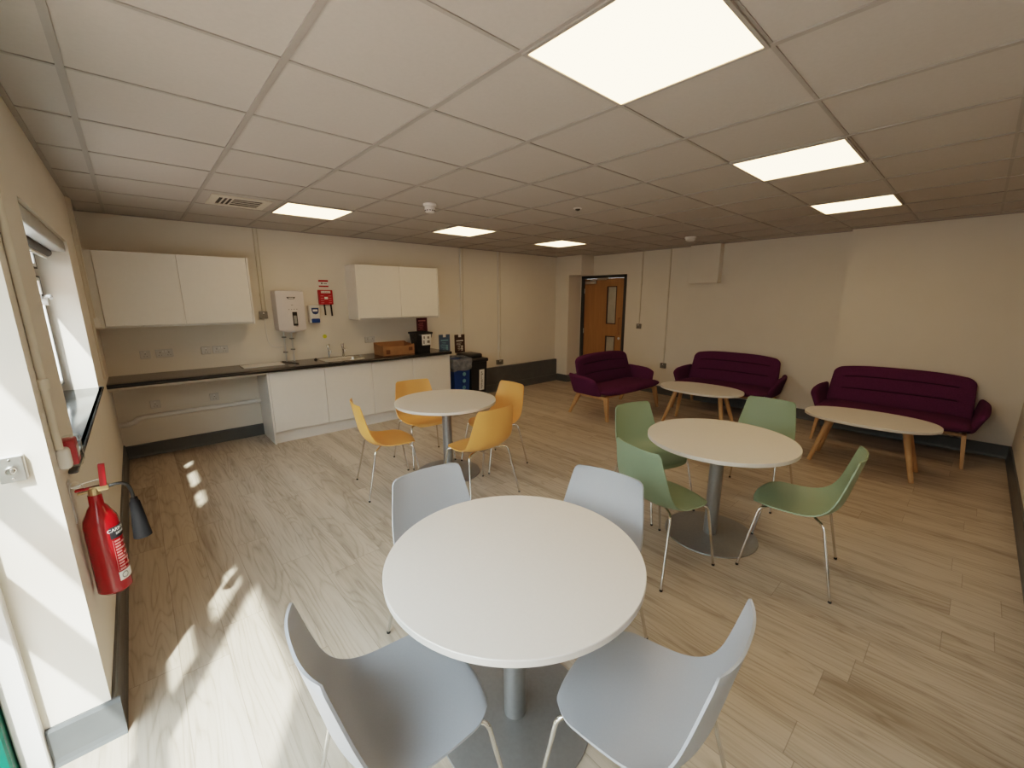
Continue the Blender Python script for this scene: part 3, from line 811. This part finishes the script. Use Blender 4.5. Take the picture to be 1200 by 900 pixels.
# fire blanket and its sign
t = thing('fire_blanket', 'red fire blanket box on the wall with two black pull straps', 'fire blanket', (2.015, YK+.0006, 1.72))
at('box', lambda b: rbox(b, -.09, .09, -.05, 0, -.095, .095, .006, 2), 'redplastic', t, True)
at('print', lambda b: (rbox(b, -.06, .06, .055, .082, 0, .0015, .001, 1, on_y(0, -.05, 0)), rbox(b, -.022, .022, -.03, .0, 0, .0015, .001, 1, on_y(0, -.05, .005))), 'label', t)
lettering('print_text', 'FIRE BLANKET', .018, 'redplastic', t, on_y(0, -.052, .068))
def prl(b):
    for k in range(4):
        rbox(b, -.07, -.03, -.075+k*.03, -.068+k*.03, 0, .001, .0004, 1, on_y(0, -.05, 0)); rbox(b, .03, .07, -.075+k*.03, -.068+k*.03, 0, .001, .0004, 1, on_y(0, -.05, 0))
at('print_lines', prl, 'pinklabel', t)
for x, z in ((-.03, -.235), (.055, -.25)):
    at('strap', lambda b: box(b, x-.011, x+.011, -.034, -.031, z, -.094, Matrix.Rotation(math.radians(-2), 4, 'Y')), 'black', t)
t = thing('fire_sign', 'small red and white instruction sign above the fire blanket box', 'sign', (2.012, YK+.0006, 1.90))
at('plate', lambda b: box(b, -.062, .062, -.004, 0, -.045, .045), 'label', t)
at('red_band', lambda b: (box(b, -.062, .062, -.005, -.004, .022, .045), box(b, -.062, .062, -.005, -.004, -.045, -.026)), 'redplastic', t)
at('print', lambda b: (box(b, -.03, -.012, -.005, -.004, -.008, .010), box(b, .002, .045, -.005, -.004, -.004, .003)), 'ink', t)
tag(at('round_sticker', lambda b: lathe(b, [(.027, 0), (.027, .001), (0, .001)], 28, on_y(1.965, YK+.0006, 1.20)), 'yellow'), 'small round yellow-green sticker on the wall above the tap', 'sticker')

# sockets
def socket(x, y, z, w, label, m='plastic', facing='y', dual=True, h=.088, grp='white wall sockets'):
    rz = {'y': 0, 'x': -PI/2, 'f': PI}[facing]      # faces -y, -x, +y
    t = thing('wall_socket', label, 'socket', (x+(.0006 if facing == 'x' else 0), y+(.0006 if facing == 'y' else (-.0006 if facing == 'f' else 0)), z), rz, grp)
    d = .016 if m == 'plastic' else .035
    at('faceplate', lambda b: rbox(b, -w/2, w/2, -d, 0, -h/2, h/2, .003, 1), 'socket' if m == 'plastic' else m, t)
    n = 2 if dual else 1
    def pins(b):
        for k in range(n):
            cx = 0 if n == 1 else (-w/4 if k == 0 else w/4)
            for q in ((-.004, .004, .012, .022), (-.015, -.008, -.014, -.009), (.008, .015, -.014, -.009)): box(b, cx+q[0], cx+q[1], -d-.0005, -d, q[2]-.008, q[3]-.008)
    at('pin_holes', pins, 'ink', t)
    def sw(b):
        for k in range(n):
            cx = 0 if n == 1 else (-w/12 if k == 0 else w/12)
            rbox(b, cx-.007, cx+.007, -d-.004, -d, .012, .032, .001, 1)
    at('rocker_switch', sw, 'plastic' if m == 'plastic' else 'label', t)
    return t
socket(.105, YK, 1.115, .088, 'single white socket above the worktop nearest the window', dual=False)
socket(.265, YK, 1.118, .15, 'double white socket above the worktop, in the pair nearest the window')
socket(.635, YK, 1.118, .088, 'single white socket above the worktop, in the pair nearer the water heater', dual=False)
socket(.775, YK, 1.118, .15, 'double white socket above the worktop, in the pair nearer the water heater')
socket(2.59, YK, 1.118, .15, 'double white socket behind the cardboard tray')
socket(.11, YK, .565, .088, 'single white socket low in the knee space, nearest the window', dual=False)
socket(.645, YK, .565, .088, 'single white socket low in the knee space, nearer the base units', dual=False)
socket(1.262, YK, 1.505, .088, 'grey metal spur switch on the wall beside the water heater', 'metalbox', dual=False, grp='grey metal wall switches and sockets')
socket(5.06, YK, .535, .15, 'grey metal double socket above the dark pipe boxing', 'metalbox', grp='grey metal wall switches and sockets')
socket(XR, 2.995, 1.20, .088, 'grey metal switch on the wall beside the oak door', 'metalbox', 'x', False, grp='grey metal wall switches and sockets')
socket(XR, 2.46, .525, .10, 'grey metal socket low on the wall between two sofas', 'metalbox', 'x', False, grp='grey metal wall switches and sockets')
socket(5.75, YF, .50, .15, 'white double socket at the edge of the picture, low on the front wall', facing='f')

# conduits
def conduit(label, pts, r, m='offplastic', collars=()):
    t = tag(at('conduit', lambda b: tube(b, pts, r, 10), m, None, True), label, 'conduit', 'surface conduits')
    def cl(b):
        for p in collars: lathe(b, [(r*1.5, -.018), (r*1.5, .018)], 14, Matrix.Translation(p))
    if collars: at('coupling', cl, m, t, True)
    return t
yk = YK-.012
conduit('cream conduit dropping from the ceiling to the spur switch', [(1.265, yk, H-.01), (1.258, yk, 1.55)], .010, collars=[(1.26, yk, 1.75)])
conduit('thin second cream conduit beside the spur switch drop', [(1.305, yk+.004, H-.01), (1.298, yk+.004, 1.55)], .007)
conduit('white conduit on the wall above the brown sign', [(4.225, yk, H-.01), (4.21, yk, 1.12)], .012, 'plastic', [(4.215, yk, 1.62)])
conduit('thin cream conduit beside the one above the brown sign', [(4.28, yk+.004, H-.01), (4.262, yk+.004, 1.10)], .007)
conduit('white conduit dropping to the metal double socket', [(5.045, yk, H-.01), (5.04, yk, .575)], .012, 'plastic', [(5.04, yk, 1.72), (5.04, yk, .80)])
conduit('thin cream conduit beside the drop to the metal double socket', [(5.10, yk+.004, H-.01), (5.095, yk+.004, .575)], .008)
conduit('thin conduit dropping to the switch beside the oak door', [(XR-.01, 2.995, H-.01), (XR-.01, 2.995, 1.245)], .010, collars=[(XR-.01, 2.995, 1.95)])
conduit('thin conduit dropping to the low socket between the sofas', [(XR-.01, 2.46, H-.01), (XR-.01, 2.46, .57)], .010, collars=[(XR-.01, 2.46, 1.75), (XR-.01, 2.46, .82)])
conduit('cream conduit running down the wall to the red call point', [(XL+.012, .945, H-.01), (XL+.012, .945, 1.16)], .0115, collars=[(XL+.012, .945, 1.40)])
tag(at('pipe_run', lambda b: tube(b, [(XL-.004, YK-.035, .385), (-.13, YK-.035, .39), (-.08, YK-.035, .405), (-.05, YK-.035, .435), (0, YK-.035, .445), (1.104, YK-.035, .45)], .025, 12), 'white', None, True), 'white boxed pipe running along the wall in the knee space under the worktop', 'pipe')
t = thing('cable_trunking', 'cream cable trunking running down the wall between window and wall units', 'trunking', (XL-.0006, 4.05, 0))
at('channel', lambda b: (rbox(b, 0, .03, -.03, .03, 1.53, H-.008, .003, 1), rbox(b, 0, .018, -.075, -.045, 1.0, H-.008, .003, 1)), 'offplastic', t)
at('switch_box', lambda b: rbox(b, 0, .05, .0, .09, 1.45, 1.54, .006, 2), 'plastic', t)

# caddy, signs and bins at the far end
t = thing('food_caddy', 'black food waste caddy with white label on the worktop under the wall units', 'bin', (3.285, 4.50, WT))
def taper(b, w0, d0, w1, d1, h, z0=0):
    a = [b.verts.new((sx*w0/2, sy*d0/2, z0)) for sx, sy in ((-1, -1), (1, -1), (1, 1), (-1, 1))]
    c = [b.verts.new((sx*w1/2, sy*d1/2, z0+h)) for sx, sy in ((-1, -1), (1, -1), (1, 1), (-1, 1))]
    for k in range(4): b.faces.new((a[k], a[(k+1) % 4], c[(k+1) % 4], c[k]))
    b.faces.new(a[::-1]); b.faces.new(c)
at('body', lambda b: taper(b, .20, .18, .25, .23, .27), 'black', t)
def rim(b):
    for q in ((-.14, .14, -.13, -.115), (-.14, .14, .115, .13), (-.14, -.125, -.115, .115), (.125, .14, -.115, .115)): rbox(b, *q, .265, .295, .004, 1)
at('rim', rim, 'black', t)
at('handle', lambda b: tube(b, smooth_path([(-.145, -.08, .27), (-.165, -.085, .22), (-.155, -.09, .17), (-.12, -.085, .16)]), .007, 8), 'black', t, True)
def lin(b):
    P = [(-.125, .27), (-.07, .285), (.0, .25), (.03, .29), (.06, .24), (.10, .29), (.132, .27), (.12, .21), (.03, .19), (-.04, .235)]
    prism(b, P, 0, .006, on_y(0, -.119, 0))
at('bag_liner', lin, 'liner', t)
lb = at('paper_label', lambda b: rbox(b, -.07, .085, -.085, .075, 0, .002, .001, 1, on_y(.02, -.128, .185) @ Matrix.Rotation(math.radians(0), 4, 'Z')), 'label', t)
at('label_print', lambda b: (rbox(b, -.05, -.028, -.065, -.01, 0, .001, .0004, 1, on_y(.02, -.1305, .185)), rbox(b, -.045, -.02, .01, .05, 0, .001, .0004, 1, on_y(.02, -.1305, .185)),
                             rbox(b, .015, .06, -.055, -.015, 0, .001, .0004, 1, on_y(.02, -.1305, .185)), rbox(b, .02, .055, .01, .045, 0, .001, .0004, 1, on_y(.02, -.1305, .185))), 'metalbox', lb)

def wall_sign(x, z, w, h, m, label, accent):
    t = thing('wall_sign', label, 'sign', (x, YK+.0006, z), 0, 'waste sorting signs on the kitchen wall')
    at('panel', lambda b: rbox(b, -w/2, w/2, -.006, 0, -h/2, h/2, .001, 1), m, t)
    at('clip', lambda b: rbox(b, -.028, .028, -.010, 0, h/2-.045, h/2+.008, .002, 1), 'label', t)
    def txt(b):
        random.seed(int(x*100))
        rows = [(.14*h, .055), (.02*h, .04)]
        box(b, -w*.34, w*.34, -.0066, -.006, .13*h, .13*h+.018)
        for k in range(6):
            zz = .02*h-k*.075*h; ww = w*random.uniform(.15, .36); ox = random.uniform(-.05, .05)*w
            box(b, ox-ww, ox+ww*.4, -.0066, -.006, zz, zz+.006)
            if accent and k > 1: box(b, w*.12, w*.30, -.0066, -.006, zz-.012, zz+.004)
    at('print', txt, 'cyan' if m == 'bluesign' else ('label' if accent else 'pinklabel'), t)
    return t
wall_sign(3.46, 1.315, .19, .27, 'redsign', 'burgundy sign on the wall half hidden behind the wall unit, above the caddy', False)
wall_sign(3.868, .975, .215, .285, 'bluesign', 'blue waste sign on the wall above the blue recycling bin', True)
wall_sign(4.175, .945, .21, .31, 'brownsign', 'dark brown waste sign on the wall above the black bin', True)
t = thing('recycling_bin', 'blue recycling bin with a clear liner folded over its rim', 'bin', (3.83, 4.42, 0))
at('body', lambda b: taper(b, .25, .40, .32, .45, .74), 'blue', t)
def bag(b):
    Q = [(-.175, -.24), (-.09, -.246), (.02, -.238), (.10, -.25), (.178, -.24), (.182, 0), (.178, .24), (0, .245), (-.178, .24), (-.182, 0)]
    Rg = []
    for z, k in ((.58, .96), (.63, 1.01), (.68, .985), (.73, 1.03), (.775, 1.0), (.76, .93), (.742, .9)):
        Rg.append([b.verts.new((x*k, y*k, z+.012*math.sin(i*2.3+z*20))) for i, (x, y) in enumerate(Q)])
    for a, c in zip(Rg, Rg[1:]):
        for i in range(10): b.faces.new((a[i], a[(i+1) % 10], c[(i+1) % 10], c[i]))
at('bag_liner', bag, 'liner', t)
at('print', lambda b: [lathe(b, [(.034, 0), (.034, .002), (.02, .002), (.02, 0)], 6, Matrix.Translation((.03, -.2105-.02*(z-.2)/.3, z)) @ on_y(0, 0, 0) @ Matrix.Rotation(z, 4, 'Z')) for z in (.30, .41, .52)], 'cyan', t)
t = thing('waste_bin', 'black lidded waste bin with a tall white label, beside the blue bin', 'bin', (4.20, 4.45, 0))
at('body', lambda b: taper(b, .28, .36, .33, .42, .68), 'black', t)
at('lid', lambda b: (rbox(b, -.185, .185, -.235, .225, .675, .735, .02, 3), rbox(b, -.165, .165, -.10, .22, .72, .80, .03, 3)), 'black', t, True)
lb = at('paper_label', lambda b: rbox(b, -.052, .052, -.175, .175, 0, .003, .001, 1, on_y(.055, -.2, .37) @ Matrix.Rotation(math.radians(2.6), 4, 'X')), 'label', t)
def lblp(b):
    random.seed(3)
    for k in range(9):
        z = -.15+k*.034; rbox(b, -.02, random.uniform(.0, .03), z, z+.018, 0, .001, .0004, 1, on_y(.055, -.2035, .37) @ Matrix.Rotation(math.radians(2.6), 4, 'X'))
at('label_print', lblp, 'metalbox', lb)

# cardboard tray, white board and cable on the worktop
t = thing('cardboard_box', 'open brown cardboard tray on the worktop between sink and caddy', 'box', (2.83, 4.47, WT))
def tray(b):
    w, d, h = .48, .30, .15
    box(b, -w/2, w/2, -d/2, d/2, 0, .004)
    box(b, -w/2, w/2, d/2-.005, d/2, 0, h+.02)
    for sx in (-1, 1): prism(b, [(-d/2, 0), (d/2, 0), (d/2, h+.02), (d/2-.06, h), (-d/2+.05, h*.92), (-d/2, h*.98)], sx*w/2-.0025, sx*w/2+.0025, Matrix(((0, 0, 1, 0), (1, 0, 0, 0), (0, 1, 0, 0), (0, 0, 0, 1))))
    prism(b, [(-w/2, 0), (w/2, 0), (w/2, h*.98), (w/2-.06, h*.86), (-w/2+.08, h*.80), (-w/2, h*.98)], 0, .005, on_y(0, -d/2, 0))
at('tray', tray, 'card', t)
at('print', lambda b: (rbox(b, -.20, -.14, .02, .08, 0, .001, .0004, 1, on_y(0, -.155, 0)), rbox(b, .15, .21, .05, .10, 0, .001, .0004, 1, on_y(0, -.155, 0))), 'carddark', t)
tag(at('chopping_board', lambda b: rbox(b, .93, 1.36, 4.40, 4.66, WT, WT+.009, .003, 2), 'plastic'), 'thin white board lying flat on the worktop below the spur switch', 'board')
tag(at('loose_cable', lambda b: tube(b, smooth_path([(1.40, 4.70, WT+.005), (1.42, 4.60, WT+.006), (1.47, 4.48, WT+.005), (1.50, 4.36, WT+.005)], it=2), .0045, 8), 'rubber', None, True), 'short black cable lying on the worktop beside the white board', 'cable')

# ------------------------------------------------------------------ window side
t = tag(at('window_sill', lambda b: rbox(b, XW-.002, XL+.030, WY0-.001, WY1+.001, WZ0-.018, WZ0, .008, 3) or rbox(b, XL-.0005, XL+.030, 1.10, WY1+.04, WZ0-.018, WZ0, .008, 3), 'sill', None, True), 'dark polished window sill reflecting the daylight', 'sill')
t = thing('roller_blind', 'rolled-up roller blind in a silver cassette at the top of the window', 'blind', (0, 0, 0))
at('cassette', lambda b: rbox(b, -.30, XL-.012, WY0+.02, WY1-.02, WZ1-.075, WZ1-.002, .012, 3), 'alu', t, True)
at('rolled_fabric', lambda b: tube(b, [(-.32, WY0+.05, WZ1-.085), (-.32, WY1-.05, WZ1-.085)], .03, 16), 'blind', t, True)
at('bottom_bar', lambda b: rbox(b, -.335, -.315, WY0+.05, WY1-.05, WZ1-.13, WZ1-.11, .004, 1), 'plastic', t)

t = thing('call_point', 'red fire alarm call point with a clear hinged cover beside the sill', 'call point', (XL-.0006, 0.985, 1.125))
at('back_box', lambda b: rbox(b, 0, .036, -.050, .0, -.045, .035, .014, 3), 'plastic', t, True)
at('housing', lambda b: rbox(b, 0, .050, .0, .075, -.045, .05, .006, 2), 'redplastic', t, True)
at('break_glass', lambda b: rbox(b, .0502, .0515, .015, .062, -.02, .025, .0005, 1), 'label', t)
at('clear_cover', lambda b: rbox(b, .01, .060, -.004, .088, -.052, .058, .012, 3), 'glass', t, True)

t = thing('key_switch', 'square stainless key switch plate on the white door reveal', 'switch', (-.29, Y1+.0006, 1.152), 0)
at('back_box', lambda b: rbox(b, -.030, .026, -.022, 0, -.042, .042, .004, 2), 'plastic', t)
at('plate', lambda b: rbox(b, -.032, .024, -.026, -.022, -.044, .040, .001, 1), 'steel', t)
at('key_barrel', lambda b: (lathe(b, [(.013, 0), (.013, .016), (.010, .020), (0, .020)], 20, on_y(-.004, -.026, -.002)), rbox(b, -.003, .005, -.048, -.044, -.008, .006, .001, 1)), 'chrome', t, True)
at('screw', lambda b: [lathe(b, [(.004, 0), (.003, .002), (0, .002)], 10, on_y(-.004, -.026, z)) for z in (-.032, .030)], 'chrome', t, True)

# ------------------------------------------------------------------ fire extinguisher
EX, EY = -.146, 1.03
t = thing('fire_extinguisher', 'red carbon dioxide fire extinguisher with black horn hung on the wall below the sill', 'fire extinguisher', (EX, EY, .51))
R = .054
at('cylinder', lambda b: lathe(b, [(0, .0), (R-.012, .0), (R, .012), (R, .30), (R-.004, .325), (R-.016, .350), (.030, .370), (.022, .382), (.021, .425), (0, .425)], 40), 'red', t, True)
at('valve', lambda b: (lathe(b, [(.017, .422), (.019, .43), (.016, .452), (0, .455)], 20), rbox(b, -.012, .045, -.012, .012, .436, .458, .004, 2), rbox(b, -.045, -.005, -.006, .006, .436, .444, .002, 1)), 'brass', t, True)
at('carry_handle', lambda b: (rbox(b, -.012, .008, -.012, .012, .455, .545, .003, 2, Matrix.Translation((.0, 0, 0)) @ Matrix.Rotation(math.radians(4), 4, 'Y')), rbox(b, -.05, .03, -.010, .010, .450, .458, .002, 1)), 'redplastic', t, True)
at('safety_pin', lambda b: tube(b, [(-.045+.013*math.cos(a), .0, .478+.013*math.sin(a)) for a in [2*PI*k/16 for k in range(17)]], .0013, 6) or tube(b, [(-.03, 0, .478), (.03, 0, .485)], .0015, 6), 'steel', t, True)
at('hose', lambda b: tube(b, smooth_path([(.042, 0, .447), (.075, .0, .452), (.098, .0, .44), (.106, .0, .405), (.108, .0, .37)], it=3), .0062, 10), 'rubber', t, True)
at('horn', lambda b: lathe(b, [(0, 0), (.012, 0), (.013, -.012), (.017, -.02), (.031, -.175), (.028, -.177), (.014, -.03), (0, -.03)], 28, Matrix.Translation((.108, 0, .375)) @ Matrix.Rotation(math.radians(-1.5), 4, 'Y')), 'horn', t, True)
def wrap(b, a0, a1, z0, z1, rad):
    n = 14; A = [a0+(a1-a0)*i/n for i in range(n+1)]
    P = [[b.verts.new((rad*math.cos(a), rad*math.sin(a), z)) for a in A] for z in (z0, z1)]
    for i in range(n): b.faces.new((P[0][i], P[0][i+1], P[1][i+1], P[1][i]))
a0, a1 = math.radians(-88), math.radians(2)
lb = at('label_panel', lambda b: wrap(b, math.radians(-68), math.radians(5), .238, .288, R+.0006), 'ink', t, True)
def curved_text(name, txt, size, m, ang, z, rad, parent):
    o = lettering(name, txt, size, m, parent, Matrix.Identity(4), .0002)
    for v in o.data.vertices:
        a = ang+v.co.x/rad; q = v.co.z
        v.co = Vector(((rad+q)*math.cos(a), (rad+q)*math.sin(a), z+v.co.y))
    return o
curved_text('label_lettering', 'CARBON', .019, 'label', math.radians(-34), .274, R+.0012, lb)
curved_text('label_lettering', 'DIOXIDE', .012, 'label', math.radians(-22), .256, R+.0012, lb)
def ins(b):
    for k in range(11):
        z = .222-k*.0125
        wrap(b, math.radians(-58), math.radians(-58+random.choice((24, 30, 22))), z, z+.007, R+.0005)
        if k % 2: wrap(b, math.radians(-30), math.radians(0), z, z+.007, R+.0005)
    wrap(b, math.radians(-64), math.radians(-62.5), .095, .232, R+.0005); wrap(b, math.radians(-64), math.radians(5), .095, .097, R+.0005)
at('instruction_print', ins, 'pinklabel', t, True)
wl = at('inspection_label', lambda b: wrap(b, math.radians(-66), math.radians(0), .052, .090, R+.0005), 'label', t, True)
at('roundel', lambda b: [wrap(b, math.radians(-44)+.20*math.cos(q)-.03, math.radians(-44)+.20*math.cos(q)+.03, .071+.0115*math.sin(q)-.0028, .071+.0115*math.sin(q)+.0028, R+.0010) for q in [2*PI*k/16 for k in range(16)]], 'metalbox', wl, True)
at('wall_bracket', lambda b: (rbox(b, -.064, -.058, -.02, .02, .33, .50, .001, 1), tube(b, [(-.06, 0, .47), (-.03, 0, .475), (-.02, 0, .46)], .004, 8)), 'steel', t)

# ------------------------------------------------------------------ light
sun = bpy.data.lights.new('sun', 'SUN'); so = bpy.data.objects.new('sun', sun); COL.objects.link(so)
d = Vector((.475, .88, -1.15)).normalized()
so.rotation_euler = d.to_track_quat('-Z', 'Y').to_euler(); sun.energy = 9.5; sun.angle = math.radians(1.4); sun.color = (1.0, .96, .90)
w = bpy.data.worlds.new('world'); scn.world = w; w.use_nodes = True
bg = w.node_tree.nodes['Background']; bg.inputs[1].default_value = 7.2
tcw = w.node_tree.nodes.new('ShaderNodeTexCoord'); sx = w.node_tree.nodes.new('ShaderNodeSeparateXYZ'); rp = w.node_tree.nodes.new('ShaderNodeValToRGB')
w.node_tree.links.new(tcw.outputs['Generated'], sx.inputs[0]); w.node_tree.links.new(sx.outputs['Z'], rp.inputs['Fac'])
rp.color_ramp.elements[0].color = (.16, .165, .16, 1); rp.color_ramp.elements[1].color = (.66, .80, .95, 1)
e = rp.color_ramp.elements.new(.18); e.color = (.30, .31, .31, 1); e = rp.color_ramp.elements.new(.45); e.color = (1.0, 1.03, 1.05, 1)
w.node_tree.links.new(rp.outputs['Color'], bg.inputs[0])
scn.view_settings.view_transform = 'Filmic'
scn.view_settings.look = 'Medium High Contrast'
scn.view_settings.exposure = 0.84
scn.cycles.use_denoising = True
scn.cycles.max_bounces = 10; scn.cycles.diffuse_bounces = 6
scn.cycles.transparent_max_bounces = 16
